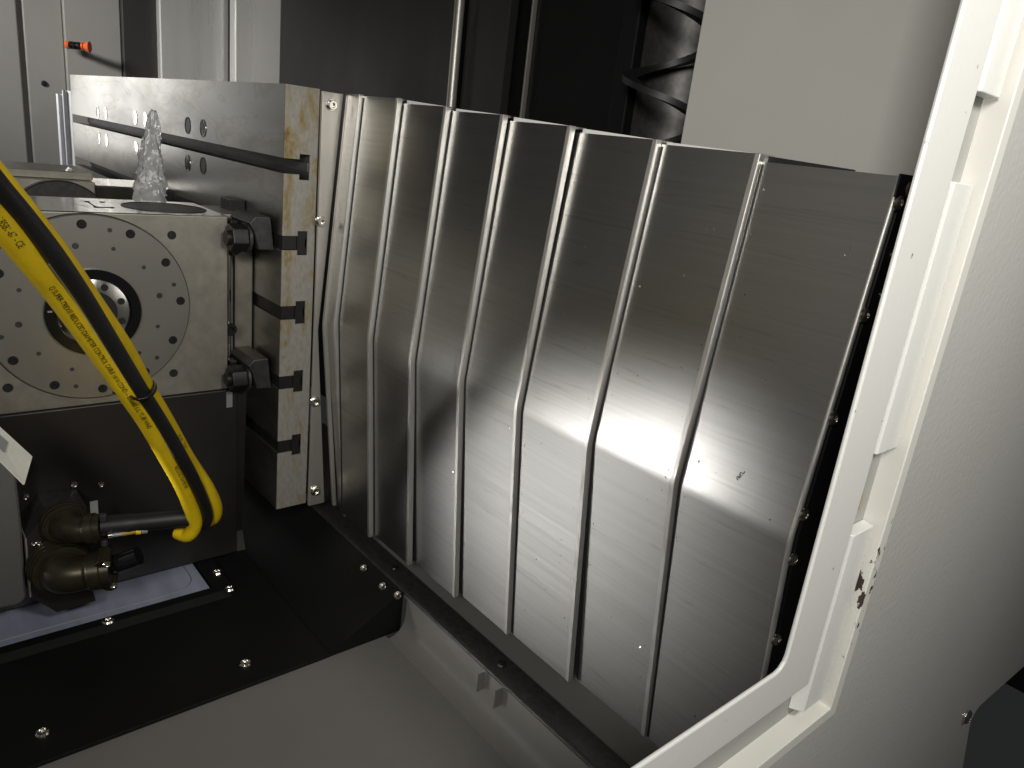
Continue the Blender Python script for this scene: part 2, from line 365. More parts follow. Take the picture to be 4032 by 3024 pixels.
# =================================================================== SLOTTED TABLE
tb = thing('machine_table', (-1.58, 0.45, -0.56), 'large steel T-slot table seen from its oil-stained end', 'machine table')
X0, X1 = -2.205, -0.9635
YS, YB = 0.4278, 0.4745
slots = [(-0.9635, 0.4277, -0.0578)[2], (-0.9635, 0.4274, -0.1584)[2], (-0.9635, 0.4276, -0.2556)[2], (-0.9635, 0.4278, -0.3580)[2], (-0.9635, 0.4278, -0.4578)[2]]
ztop, zbot = 0.0425, -0.559
poly = [(YS, ztop)]
hw, hT, d1, d2 = 0.0098, 0.0165, 0.0215, 0.0360
for z in slots:
    poly += [(YS, z + hw), (YS + d1, z + hw), (YS + d1, z + hT), (YS + d2, z + hT), (YS + d2, z - hT), (YS + d1, z - hT), (YS + d1, z - hw), (YS, z - hw)]
poly += [(YS, zbot), (YB, zbot), (YB, ztop)]
body = MB().prism(poly, 'X', X0, X1 - 0.002)
slab = body.build('slab', M['table'], tb)
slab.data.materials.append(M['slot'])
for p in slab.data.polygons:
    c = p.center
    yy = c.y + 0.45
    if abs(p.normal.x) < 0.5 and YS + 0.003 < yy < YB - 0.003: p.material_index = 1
# end face plate follows the slot outline
end = MB().prism(poly, 'X', X1 - 0.0019, X1).build('end_face', M['table_end'], tb)
for z in slots:   # narrow dark floor strip inside each slot
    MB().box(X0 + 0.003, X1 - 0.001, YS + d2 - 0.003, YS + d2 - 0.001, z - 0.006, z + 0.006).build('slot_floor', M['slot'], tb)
for (px, py) in [(211,243),(228,245),(292,254),(314,258),(405,271),(438,277),(214,298),(230,303),(294,320),(316,326),(405,352),(438,358)]:
    pass
plugs = [(-1.9439, 0.4276, -0.0340), (-1.8747, 0.4276, -0.0329), (-1.6475, 0.4276, -0.0307), (-1.5796, 0.4276, -0.0308), (-1.3408, 0.4276, -0.0284), (-1.2679, 0.4276, -0.0286),
         (-1.9429, 0.4276, -0.0881), (-1.8777, 0.4276, -0.0887), (-1.6487, 0.4276, -0.0878), (-1.5802, 0.4276, -0.0877), (-1.3438, 0.4276, -0.0885), (-1.2697, 0.4276, -0.0862)]
for i, p in enumerate(plugs):
    fast('plug', 'hole', tb, (p[0], 0.4279, p[2]), (0, -1, 0), 0.0135, M['polished'] if i not in (4, 11) else M['dark_steel'])

# =================================================================== TELESCOPIC WAY COVER
wc = thing('telescopic_way_cover', (-0.6, 0.55, -0.575), 'brushed stainless telescopic way cover of overlapping folded sheets beside the table', 'way cover')
prof3 = [  # near-end X, (top Y,Z), (ridge Y,Z), (bottom Y,Z)
    (-0.9215, (0.5097, 0.0414), (0.4880, -0.2659), (0.5206, -0.5738)),
    (-0.8361, (0.5150, 0.0401), (0.4940, -0.2603), (0.5145, -0.5655)),
    (-0.7424, (0.5219, 0.0348), (0.5000, -0.2637), (0.5217, -0.5634)),
    (-0.6477, (0.5291, 0.0309), (0.5060, -0.2675), (0.5323, -0.5635)),
    (-0.5521, (0.5370, 0.0258), (0.5120, -0.2648), (0.5418, -0.5630)),
    (-0.4507, (0.5466, 0.0207), (0.5180, -0.2673), (0.5487, -0.5639)),
    (-0.3488, (0.5526, 0.0175), (0.5240, -0.2652), (0.5612, -0.5663)),
    (-0.2383, (0.5560, 0.0117), (0.5300, -0.2688), (0.5650, -0.5690))]
def fold_line(t, r, b, dy=0.0, inset=0.0):
    T, R, B = Vector(t), Vector(r), Vector(b)
    T = T + (R - T).normalized() * inset; B = B + (R - B).normalized() * inset
    pts = [T]
    for k in range(1, 6): pts.append(T.lerp(R, k / 6))
    a = R + (T - R).normalized() * 0.007; c = R + (B - R).normalized() * 0.007
    for k in range(5):
        u = k / 4; pts.append((1 - u) ** 2 * a + 2 * u * (1 - u) * R + u * u * c)
    for k in range(1, 6): pts.append(R.lerp(B, k / 6))
    pts.append(B)
    out = sorted(pts, key=lambda q: -q.y)
    return [(q.x + dy, q.y) for q in out]
prevX = -0.957
for i, (X, t, r, b) in enumerate(prof3):
    ln = fold_line(t, r, b)
    full = [(t[0] + 0.02, t[1])] + ln + [(b[0] + 0.02, b[1])]
    sec = MB().strip(ln, 0.0020, prevX - (0.0 if i == 0 else 0.012), X)
    sec.box(prevX - 0.001, X, t[0] + 0.001, t[0] + 0.022, t[1] - 0.002, t[1])
    sec.box(prevX - 0.001, X, b[0] + 0.001, b[0] + 0.022, b[1], b[1] + 0.002)
    s = sec.build('cover_section', M['cover'], wc, smooth=True)
    if i < len(prof3) - 1:
        lp = MB().strip(fold_line(t, r, b, -0.0010, -0.0004), 0.0074, X - 0.0045, X + 0.0006).build('end_lip', M['lip'], s, bevel=0.0006, seg=2, angle=50)
        nx = prof3[i + 1]
        MB().strip(fold_line(nx[1], nx[2], nx[3], -0.0007, 0.002), 0.0008, X + 0.0011, X + 0.0030).build('wiper', M['rubber'], s)
        # side flange of the next sheet showing above its top edge
        z0 = t[1] - 0.0008; z1 = nx[1][1]
        if i < len(prof3) - 2:
            MB().prism([(X + 0.003, z1 - 0.004), (X + 0.003, z0), (nx[0], z1), (nx[0], z1 - 0.004)], 'Y', nx[1][0] + 0.004, nx[1][0] + 0.0055).build('edge_flange', M['white_paint'], s)
    else:
        MB().prism([(prof3[i-1][0] + 0.003, t[1] - 0.004), (prof3[i-1][0] + 0.003, 0.0165), (X - 0.035, t[1] + 0.0012), (X - 0.035, t[1] - 0.004)], 'Y', t[0] + 0.004, t[0] + 0.0055).build('edge_flange', M['rubber'], s)
        rl = MB(); path = [(X - 0.0005, y + 0.0024, z) for y, z in ln]
        rl.tube(path, 0.0026, 14).build('rounded_edge', M['lip'], s, smooth=True)
    prevX = X
# mounting flange bolted against the table end
T, R, B = (0.505, 0.0405), (0.4815, -0.282), (0.503, -0.562)
fl = [(0.4752, 0.0405), T, R, B, (0.4765, -0.562)]
mf = MB().prism(fl, 'X', -0.9615, -0.9565).build('mounting_flange', M['bracket_steel'], wc, bevel=0.0006)
for p in [(-0.9560, 0.4881, 0.0245), (-0.9560, 0.4784, -0.1270), (-0.9560, 0.4801, -0.3907), (-0.9560, 0.4864, -0.5377)]:
    q = (-0.9565, p[1], p[2])
    fast('washer', 'washer', mf, q, (1, 0, 0), 0.0078, M['chrome'])
    fast('bolt', 'cap', mf, (q[0] + 0.001, q[1], q[2]), (1, 0, 0), 0.0078, M['chrome'])
MB().strip(fold_line((0.5052, 0.040), (0.4835, -0.272), (0.512, -0.565)), 0.006, -0.9500, -0.9440).build('stop_bar', M['bracket_steel'], wc, bevel=0.001)
# black end bracket at the near end, with screws
ep = MB().prism([(0.560, 0.010), (0.66, 0.012), (0.66, -0.60), (0.572, -0.572), (0.536, -0.2688)], 'X', -0.2375, -0.2345).build('end_plate', M['black_paint'], wc, bevel=0.0008)
for p in [(-0.2345, 0.5623, 0.0038), (-0.2345, 0.5532, -0.0059), (-0.2345, 0.5731, -0.0437), (-0.2345, 0.5735, -0.0738), (-0.2345, 0.5475, -0.0865), (-0.2345, 0.5404, -0.1661), (-0.2345, 0.5341, -0.2455), (-0.2345, 0.5352, -0.2859), (-0.2345, 0.5431, -0.3649)]:
    fast('screw', 'button', ep, p, (1, 0, 0), 0.0058, M['chrome'])
q = (-0.2320, 0.5437, 0.0092); q2 = (-0.2320, 0.5828, -0.0027)
MB().box(-0.2340, -0.2325, q[1], q2[1] + 0.03, q2[2], q[2] + 0.004).build('corner_tab', M['black_paint'], wc, bevel=0.0006)

# =================================================================== GUIDE RAIL under the cover
gr = thing('wiper_rail', (-0.7, 0.53, -0.604), 'long dark steel rail along the foot of the stainless cover', 'rail')
MB().prism([(0.5145, -0.6025), (0.5150, -0.5995), (0.5175, -0.5985), (0.5470, -0.5985), (0.5480, -0.6000), (0.5480, -0.6028)], 'X', -1.02, 0.05).build('bar', M['dark_steel'], gr)
MB().tube([(-1.02, 0.5150, -0.6010), (0.05, 0.5150, -0.6010)], 0.0028, 12).build('rounded_edge', M['dark_steel'], gr, smooth=True)
for p in [(-0.7911, 0.5398, -0.5985), (-0.5443, 0.5310, -0.5985)]:
    fast('screw', 'button', gr, (p[0], 0.532, -0.5985), (0, 0, 1), 0.006, M['black_oxide'])
for i in range(2):
    x = (-0.553, -0.520)[i]
    g = MB().prism([(0.5140, -0.606), (0.5020, -0.606), (0.5020, -0.630), (0.5140, -0.630)], 'X', x, x + 0.002).build('rail_gusset', M['floor_paint'])
    tag(g, ('small grey gusset plate under the dark rail, farther of the two', 'small grey gusset plate under the dark rail, nearer of the two')[i], 'gusset', 'gussets under the rail')

# =================================================================== BLACK BASE COVER
bs = thing('base_cover', (-0.95, 0.25, -0.664), 'black sheet-metal base cover under the rotary indexer, edged with button screws', 'base cover')
MB().box(-1.60, -0.736, -0.35, 0.405, -0.6635, -0.6585).build('deck', M['black_paint'], bs, bevel=0.001)
MB().prism([(0.405, -0.6635), (0.405, -0.6585), (0.5135, -0.600), (0.5135, -0.6635)], 'X', -1.6, -0.737).build('chute', M['black_paint'], bs)
MB().prism([(-0.947, -0.6585), (-0.947, -0.652), (-0.932, -0.652), (-0.922, -0.6585)], 'Y', -0.35, 0.345).build('rim', M['black_paint'], bs)
MB().prism([(0.326, -0.6585), (0.326, -0.652), (0.352, -0.652), (0.360, -0.6585)], 'X', -1.3, -0.9475).build('rim', M['black_paint'], bs)
for p in [(-0.9791, 0.3446, -0.6520), (-0.9303, 0.3451, -0.6520), (-0.9357, 0.1881, -0.6520), (-0.7741, 0.3071, -0.6585), (-0.7784, 0.0872, -0.6585)]:
    fast('screw', 'button', bs, p, (0, 0, 1), 0.0075, M['chrome'])
for (px, py), q in zip([(787,1211),(828,1251),(857,1321)], [(-0.8223, 0.5000, -0.5932), (-0.7690, 0.5000, -0.5942), (-0.7370, 0.5050, -0.6298)]):
    fast('screw', 'button', bs, (q[0], q[1], -0.6585 + (q[1] - 0.405) * 0.539 + 0.001), (0, -0.475, 0.88), 0.0065, M['chrome'])
# blue-grey window set in the base
tw = thing('base_window', (-1.1, 0.15, -0.657), 'blue-grey glossy window pane set in the black base below the connectors', 'window')
MB().box(-1.35, -0.948, -0.35, 0.324, -0.6580, -0.6535).build('pane', M['glass_tray'], tw, bevel=0.001)
mb = MB(); r0 = 0.03; pts = []
for cx, cy, a0 in ((-0.962 - r0, 0.310 - r0, 0), ):
    for k in range(9):
        an = PI / 2 * k / 8; pts.append((cx + r0 * math.cos(an), cy + r0 * math.sin(an), -0.6532))
path = [(-0.962, -0.34, -0.6532)] + pts + [(-1.34, 0.310, -0.6532)]
mb.tube(path, 0.0009, 6).build('bead', M['label'], tw, smooth=True)

# =================================================================== ROTARY INDEXER
ri = thing('rotary_indexer', (-1.09, 0.24, -0.66), 'steel rotary indexer block with a round bolted faceplate, behind the yellow cables', 'rotary indexer')
XF = -1.02
MB().box(-1.16, XF, 0.04, 0.3755, -0.378, -0.1335).build('body', M['indexer'], ri, bevel=0.0012)
MB().box(-1.1605, XF - 0.0003, 0.0395, 0.3758, -0.1338, -0.1325).build('top_plate', M['polished'], ri)
MB().box(-1.155, -1.058, 0.3765, 0.4262, -0.378, -0.1345).build('side_flange', M['indexer'], ri, bevel=0.002)
MB().box(-1.0575, -1.0555, 0.397, 0.399, -0.37, -0.14).build('flange_joint', M['hole'], ri)
MB().tube([(-1.036, 0.3815, -0.372), (-1.036, 0.3815, -0.140)], 0.0045, 14).build('side_rod', M['polished'], ri, smooth=True)
for (py, pz, r) in ((0.3815, -0.292, 0.0095), (0.3830, -0.358, 0.008)):
    fast('side_screw', 'cap', ri, (-1.031, py, pz), (1, 0, 0), r * 1.25, M['black_oxide'])
cy, cz, cr = 0.2065, -0.2515, 0.1165
fp = MB().lathe((XF + 0.0002, cy, cz), (1, 0, 0), [(0, cr), (0.0035, cr), (0.0045, cr - 0.001)], 96).build('faceplate', M['faceplate'], ri, smooth=True)
MB().lathe((XF - 0.001, cy, cz), (1, 0, 0), [(0, cr + 0.0012), (0.0022, cr + 0.0012)], 96).build('faceplate_gap', M['hole'], ri)
fx = XF + 0.0047
MB().lathe((fx, cy + 0.001, cz - 0.003), (1, 0, 0), [(0, 0.0540), (0.005, 0.0540), (0.006, 0.053), (0.006, 0.0425), (0.0, 0.042)], 64, cap=False).build('seal_ring', M['gloss_black'], ri, smooth=True)
hub = MB().lathe((fx, cy + 0.001, cz - 0.003), (1, 0, 0), [(0, 0.0418), (0.0030, 0.0418), (0.0035, 0.041)], 64).build('hub', M['polished'], ri, smooth=True)
MB().lathe((fx + 0.0036, cy + 0.001, cz - 0.003), (1, 0, 0), [(0, 0.0262), (0.0008, 0.0262)], 48).build('bore', M['hole'], ri)
MB().box(fx + 0.0060, fx + 0.0068, cy - 0.0495, cy - 0.0445, cz + 0.0, cz + 0.002).build('index_mark', M['label'], ri)
for k in range(8):
    an = 2 * PI * (k + 0.5) / 8; p = (fx + 0.0036, cy + 0.001 + 0.0335 * math.cos(an), cz - 0.003 + 0.0335 * math.sin(an))
    fast('hub_hole', 'hole', ri, p, (1, 0, 0), 0.0043, M['hole'])
for k in range(12):
    an = 2 * PI * (k + 0.12) / 12; p = (fx, cy + 0.105 * math.cos(an), cz + 0.105 * math.sin(an))
    fast('bolt_counterbore', 'hole', ri, (p[0] - 0.0001, p[1], p[2]), (1, 0, 0), 0.0056, M['hole'])
    fast('faceplate_bolt', 'cap', ri, (p[0] - 0.0012, p[1], p[2]), (1, 0, 0), 0.0056, M['black_oxide'])
for k in range(24):
    if k % 4 == 1:
        an = 2 * PI * (k + 0.1) / 24
        fast('tapped_hole', 'hole', ri, (fx, cy + 0.101 * math.cos(an), cz + 0.101 * math.sin(an)), (1, 0, 0), 0.0028, M['dark_steel'])
for k in range(12):
    an = 2 * PI * (k + 0.35) / 12
    fast('tapped_hole', 'hole', ri, (fx, cy + 0.080 * math.cos(an), cz + 0.080 * math.sin(an)), (1, 0, 0), 0.0026 if k % 3 else 0.0038, M['dark_steel'])
for p in [(-1.0198, 0.3034, -0.1589), (-1.0198, 0.3017, -0.3464), (-1.0198, 0.1119, -0.3447)]:
    fast('corner_hole', 'hole', ri, p, (1, 0, 0), 0.0056, M['hole'])
# second dark bore and engraved port marks on the polished top
MB().lathe((-1.088, 0.315, -0.1324), (0, 0, 1), [(0, 0.053), (0.0006, 0.053), (0.0008, 0.0505), (-0.0004, 0.050)], 64).build('top_bore', M['dark_steel'], ri, smooth=True)
for p in [(-1.1205, 0.2286, -0.1322), (-1.1219, 0.2464, -0.1322), (-1.0661, 0.2275, -0.1322), (-1.0670, 0.2452, -0.1322)]:
    fast('port_hole', 'hole', ri, p, (0, 0, 1), 0.0035, M['hole'])
MB().tube([(-1.1213, 0.2288, -0.1323), (-1.0669, 0.2277, -0.1323), (-1.0678, 0.2454, -0.1323)], 0.0006, 6).build('engraved_line', M['hole'], ri)
# lower dark housing
hs = MB().prism([(0.04, -0.3785), (0.3885, -0.3785), (0.3885, -0.648), (0.04, -0.648)], 'X', -1.16, -1.016).build('housing', M['housing'], ri, bevel=0.0015)
MB().prism([(-1.017, -0.3785), (-1.05, -0.3785), (-1.05, -0.648), (-1.017, -0.648), (-1.030, -0.62)], 'Y', 0.389, 0.402).build('housing_side', M['housing'], ri)
MB().box(-1.0158, -1.0152, (-1.0152, 0.3718, -0.3806)[1], (-1.0152, 0.3805, -0.3817)[1], (-1.0152, 0.3758, -0.4053)[2], (-1.0152, 0.3758, -0.3811)[2]).build('rating_label', M['label'], ri)
for p in [(-1.0158, 0.1735, -0.4851), (-1.0158, 0.2048, -0.4920), (-1.0158, 0.1191, -0.4906)]:
    fast('housing_screw', 'button', ri, p, (1, 0, 0), 0.0045, M['chrome'])

# second indexer behind
r2 = thing('rotary_indexer', (-1.45, 0.2, -0.66), 'second pale indexer block, half hidden behind the first one', 'rotary indexer')
zt = (-1.4000, 0.2427, -0.1339)[2]
MB().box(-1.56, -1.40, 0.02, (-1.4000, 0.2990, -0.1267)[1], -0.60, zt).build('body', M['indexer'], r2, bevel=0.002)
MB().lathe((-1.3995, (-1.3995, 0.2455, -0.1705)[1], (-1.3995, 0.2433, -0.2075)[2]), (1, 0, 0), [(0, 0.075), (0.014, 0.075), (0.016, 0.073)], 64).build('faceplate', M['dark_steel'], r2, smooth=True)
MB().box(-1.56, -1.42, 0.02, 0.30, zt + 0.0005, zt + 0.012).build('cap_plate', M['indexer'], r2, bevel=0.001)
MB().box(-1.55, -1.42, (-1.4200, 0.3038, -0.1315)[1], 0.4262, -0.40, (-1.4200, 0.3705, -0.1405)[2]).build('side_flange', M['polished'], r2, bevel=0.002)
bl = thing('bright_bolt', (-1.4300, 0.2745, -0.1343), 'small bright steel bolt lying on the second indexer block', 'bolt')
pa, pb = (-1.4400, 0.2658, -0.1219), (-1.4400, 0.2886, -0.1360)
MB().cyl(pa, pb, 0.0062, 18).build('shank', M['chrome'], bl, smooth=True)
MB().cyl(pa, tuple(x + (y - x) * 0.22 for x, y in zip(pa, pb)), 0.0078, 6).build('head', M['chrome'], bl)

# =================================================================== CLAMPS on the slotted table
def clamp(px_off, zc, label, n):
    # toe clamp: stepped strap with a hex nut, stud running back into the T-slot
    t = thing('toe_clamp', (-1.0, 0.405, zc), label, 'clamp', 'toe clamps holding the indexer')
    st = MB().prism([(0.392, zc + 0.022), (0.400, zc + 0.031), (0.4205, zc + 0.031), (0.4265, zc - 0.014), (0.4045, zc - 0.013), (0.398, zc + 0.012)], 'X', -1.056, -0.986)
    st.build('strap', M['dark_steel'], t, bevel=0.0012)
    MB().prism([(0.3800, zc + 0.020), (0.3900, zc + 0.020), (0.3960, zc - 0.022), (0.3840, zc - 0.030), (0.3795, zc - 0.014)], 'X', -1.0565, -1.022).build('toe', M['black_oxide'], t, bevel=0.001)
    MB().cyl((-1.004, 0.3665, zc), (-1.004, 0.4265, zc), 0.0100, 24).build('stud', M['black_oxide'], t, bevel=0.0008)
    MB().cyl((-1.004, 0.3715, zc), (-1.004, 0.3925, zc), 0.0190, 6).build('nut', M['black_oxide'], t, bevel=0.0010)
    MB().cyl((-1.004, 0.3928, zc), (-1.004, 0.3968, zc), 0.0200, 32).build('washer', M['dark_steel'], t, bevel=0.0006)
    MB().box(-1.02, -0.9655, 0.4290, 0.4492, zc - 0.0094, zc + 0.0094).build('stud_shank', M['black_oxide'], t, bevel=0.0006)
    MB().box(-1.03, -0.9645, 0.4495, 0.4635, zc - 0.0162, zc + 0.0162).build('slot_nut', M['black_oxide'], t, bevel=0.0006)
    return t
clamp(0, slots[1], 'black toe clamp with hex nut in the second slot from the top', 0)
clamp(0, slots[3], 'black toe clamp with hex nut in the fourth slot from the top', 1)
for k in (2, 4):
    z = slots[k]
    o = MB().box(-1.115, -0.9645, 0.4495, 0.4635, z - 0.0162, z + 0.0162).box(-1.115, -0.966, 0.4300, 0.4492, z - 0.0094, z + 0.0094).box(-1.115, -1.097, 0.4100, 0.4298, z - 0.0094, z + 0.0094).build('slot_fill_key', M['black_oxide'], bevel=0.0008)  # black bars stand in for shade in the open slot; far block is the key
    tag(o, 'black fill for slot shade, with a key block, in the middle slot of the table end' if k == 2 else 'black fill for slot shade, with a key block, in the lowest slot of the table end', 'slot fill and key', 'fills and keys in the table slots')
o = MB().box(-1.13, -1.09, 0.405, 0.4265, -0.155, -0.118).build('stop_block', M['black_oxide'], bevel=0.001)
tag(o, 'small black stop block on the table just above the indexer', 'block')

# =================================================================== CLEAR FILM
rows, cols = 44, 40
mb = MB(); vs = []; fs = []
base = Vector((-1.215, 0.3290, -0.170)); tip = Vector((-1.215, 0.3400, -0.010))
for i in range(rows + 1):
    u = i / rows
    c = base.lerp(tip, u); hwid = 0.0235 * (1 - u) ** 0.8 + 0.0035
    for k in range(cols):
        an = 2 * PI * k / cols
        nz = noise.noise(Vector((math.cos(an) * 2.4, math.sin(an) * 2.4, u * 7))) * 0.36 + noise.noise(Vector((math.cos(an) * 7, math.sin(an) * 7, u * 22 + 5))) * 0.22
        r = hwid * (1 + nz)
        vs.append(c + Vector((0.55 * r * math.sin(an), r * math.cos(an), 0.006 * noise.noise(Vector((an, u * 9, 3))))))
for i in range(rows):
    for k in range(cols): fs.append((i * cols + k, i * cols + (k + 1) % cols, (i + 1) * cols + (k + 1) % cols, (i + 1) * cols + k))
fs.append(tuple(range(rows * cols, rows * cols + cols)))
fs.append(tuple(range(cols - 1, -1, -1)))
o = mb.add(vs, fs).build('plastic_film', M['film'], smooth=True)
tag(o, 'crumpled clear plastic film standing in a peak behind the indexer block', 'plastic film')
# cloudy hanging strips at the far end of the table
for j, (pxa, pxb) in enumerate(((126, 141), (140, 158))):
    ya, yb = ((-2.2800, 0.4091, -0.0919)[1], (-2.2800, 0.4246, -0.0904)[1]) if j == 0 else ((-2.2600, 0.4188, -0.0898)[1], (-2.2600, 0.4386, -0.0878)[1])
    X = -2.28 if j == 0 else -2.26
    line = []; n = 14
    for k in range(n + 1):
        u = k / n; line.append((X + 0.004 * math.sin(u * 7 + j), ya + (yb - ya) * u))
    poly = line + [(x - 0.003, y) for x, y in reversed(line)]
    o = MB().prism(poly, 'Z', -0.30, -0.005 + 0.01 * j).build('plastic_strip', M['cloudy_film'])
    tag(o, ('cloudy white plastic strip past the far table end, left one', 'cloudy white plastic strip past the far table end, right one')[j], 'plastic strip', 'plastic strips at the far table end')
# coolant nozzle on the far wall
nz = thing('coolant_nozzle', (-2.6700, 0.5218, 0.1331), 'orange and black jointed nozzle on the far grey wall', 'nozzle')
pts = [(-2.6550, 0.5106, 0.1322), (-2.6400, 0.5171, 0.1318), (-2.6300, 0.5234, 0.1315), (-2.6200, 0.5308, 0.1313), (-2.6100, 0.5395, 0.1325), (-2.6050, 0.5467, 0.1324)]
for k in range(5):
    a, b = Vector(pts[k]), Vector(pts[k + 1]); d = b - a
    col_ = M['orange'] if k in (0, 4) else M['gloss_black']
    MB().lathe(a, d, [(0, 0.006), (d.length * 0.3, 0.011), (d.length * 0.8, 0.010), (d.length, 0.006)], 16).build('joint', col_, nz, smooth=True)
MB().cyl(pts[5], tuple(Vector(pts[5]) + (Vector(pts[5]) - Vector(pts[4])) * 1.7), 0.009, 16, 0.0155).build('spout', M['orange'], nz, smooth=True)

# =================================================================== CABLES
DEP = {}
y1 = [(-0.5200, 0.0430, -0.0381), (-0.5600, 0.0618, -0.0731), (-0.6000, 0.0848, -0.1092), (-0.6400, 0.1093, -0.1483), (-0.6900, 0.1439, -0.2086), (-0.7300, 0.1754, -0.2654), (-0.7600, 0.1987, -0.3084), (-0.8000, 0.2283, -0.3699), (-0.8300, 0.2524, -0.4225), (-0.8550, 0.2714, -0.4731), (-0.8650, 0.2766, -0.4981), (-0.8750, 0.2716, -0.5156), (-0.8900, 0.2638, -0.5170)]
y2 = [(-0.5600, 0.0526, -0.0353), (-0.6000, 0.0833, -0.0780), (-0.6400, 0.1100, -0.1165), (-0.6800, 0.1402, -0.1664), (-0.7150, 0.1688, -0.2148), (-0.7500, 0.1935, -0.2632), (-0.7850, 0.2240, -0.3214), (-0.8200, 0.2551, -0.3832), (-0.8450, 0.2851, -0.4382), (-0.8650, 0.3020, -0.4775), (-0.8800, 0.3048, -0.5013), (-0.8900, 0.2963, -0.5081), (-0.9000, 0.2838, -0.5084)]
hs_ = [(-0.5000, 0.0442, -0.0294), (-0.5400, 0.0632, -0.0564), (-0.5700, 0.0800, -0.0791), (-0.6000, 0.1003, -0.1092), (-0.6400, 0.1243, -0.1489), (-0.6850, 0.1548, -0.2052), (-0.7250, 0.1852, -0.2626), (-0.7550, 0.2080, -0.3039), (-0.7850, 0.2328, -0.3520), (-0.8200, 0.2620, -0.4118), (-0.8550, 0.2877, -0.4733), (-0.8700, 0.2914, -0.5011), (-0.8900, 0.2834, -0.5128)]
P1 = smooth_path(y1, 8); P2 = smooth_path(y2, 8); P3 = smooth_path(hs_, 8)
c1 = thing('yellow_cable', y1[-1], 'yellow control cable with printed lettering, left of the black hose', 'cable', 'cables to the indexer')
MB().tube(P1, lambda t: 0.0102 - 0.0016 * t, 20).build('jacket', M['yellow'], c1, smooth=True)
c2 = thing('yellow_cable', y2[-1], 'yellow control cable running behind the black hose on its right', 'cable', 'cables to the indexer')
MB().tube(P2, 0.0088, 20).build('jacket', M['yellow'], c2, smooth=True)
c3 = thing('black_hose', hs_[-1], 'thick black rubber hose between the two yellow cables', 'hose')
MB().tube(P3, lambda t: 0.0070 + 0.0003 * math.sin(3 * t), 20).build('jacket', M['hose'], c3, smooth=True)

def cable_text(parent, path, rad, text, start, size, ang):
    cu = bpy.data.curves.new('tmp_text', 'FONT'); cu.body = text; cu.size = size; cu.extrude = 0.0; cu.space_character = 0.95
    ob = bpy.data.objects.new('tmp_text', cu); C.objects.link(ob)
    dg = bpy.context.evaluated_depsgraph_get(); me = bpy.data.meshes.new_from_object(ob.evaluated_get(dg))
    bpy.data.objects.remove(ob)
    bm = bmesh.new(); bm.from_mesh(me)
    S = [0.0]
    for i in range(1, len(path)): S.append(S[-1] + (path[i] - path[i - 1]).length)
    off = world_loc(parent)
    def place(s, h):
        s = max(0.0, min(S[-1] - 1e-6, s)); i = 0
        while S[i + 1] < s: i += 1
        u = (s - S[i]) / (S[i + 1] - S[i]); p = path[i].lerp(path[i + 1], u)
        t = (path[min(i + 2, len(path) - 1)] - path[max(i - 1, 0)]).normalized()
        view = (-p).normalized(); e = (view - t * view.dot(t)).normalized(); w = t.cross(e)   # e faces outwards, w across
        a = ang - h / rad
        return p + (e * math.cos(a) + w * math.sin(a)) * (rad + 0.00025) - off
    for v in bm.verts: v.co = place(start + v.co.x, v.co.y - size * 0.35)
    bm.to_mesh(me); bm.free(); me.materials.append(M['print'])
    o = bpy.data.objects.new('printed_lettering', me); C.objects.link(o); o.parent = parent
    return o
def arc_at(path, p):
    p = Vector(p); best = min(range(len(path)), key=lambda i: (path[i] - p).length); return sum((path[i + 1] - path[i]).length for i in range(best))
s0 = arc_at(P1, (-0.6200, 0.0980, -0.1287))
cable_text(c1, P1, 0.0099, 'O SUPER-TREX\u00ae REDUCED DIAMETER CONTROL CABLE 16/16 COND \u2014 E300862 (UL) TC-ER WIND', s0, 0.0058, 0.10)
cable_text(c1, P1, 0.0099, '18581-67 - CE', arc_at(P1, (-0.5600, 0.0642, -0.0730)) - 0.004, 0.0066, -0.05)
cable_text(c1, P1, 0.0092, 'REDUCED DIAMETER', arc_at(P1, (-0.8000, 0.2340, -0.3744)), 0.0056, -0.35)
cable_text(c2, P2, 0.0088, 'K21R   2167', arc_at(P2, (-0.7900, 0.2357, -0.3354)), 0.0060, -0.55)
# white braid line along the left edge of the hose
bd = []
for i in range(24, 66):
    p = P3[i]; q = min(P1, key=lambda a: (a - p).length); t_ = (P3[i + 1] - P3[i - 1]).normalized()
    d = (q - p); d = (d - t_ * d.dot(t_)).normalized(); e = -p.normalized(); e = (e - t_ * e.dot(t_)).normalized()
    bd.append(p + (d * 0.75 + e * 0.66).normalized() * 0.0067)
MB().tube(bd, 0.0009, 6).build('braid_edge', M['label'], c3, smooth=True)
# cable tie round the bundle
ct = thing('cable_tie', (-0.7300, 0.1840, -0.2641), 'black nylon cable tie strapped round the yellow cables and hose', 'cable tie')
tie = [(-0.7300, 0.1711, -0.2616), (-0.7150, 0.1740, -0.2634), (-0.7080, 0.1794, -0.2641), (-0.7100, 0.1876, -0.2626), (-0.7250, 0.1976, -0.2618), (-0.7500, 0.2047, -0.2626), (-0.7700, 0.2040, -0.2659), (-0.7650, 0.1897, -0.2676), (-0.7350, 0.1723, -0.2634)]
tp = smooth_path(tie, 6); vs = []; fs = []
ax_ = (P1[44] - P1[38]).normalized()
for p in tp:
    vs += [p + ax_ * 0.0024, p - ax_ * 0.0024]
for i in range(len(tp) - 1): fs.append((2 * i, 2 * i + 1, 2 * i + 3, 2 * i + 2))
o = MB().add(vs, fs).build('strap', M['tie'], ct, smooth=True)
sm = o.modifiers.new('thick', 'SOLIDIFY'); sm.thickness = 0.0014
hd = Vector((-0.7220, 0.1672, -0.2594))
MB().cyl(hd - Vector((0.0, 0.006, -0.004)), hd + Vector((0, 0.005, -0.003)), 0.0042, 8).build('head', M['tie'], ct, bevel=0.0006)

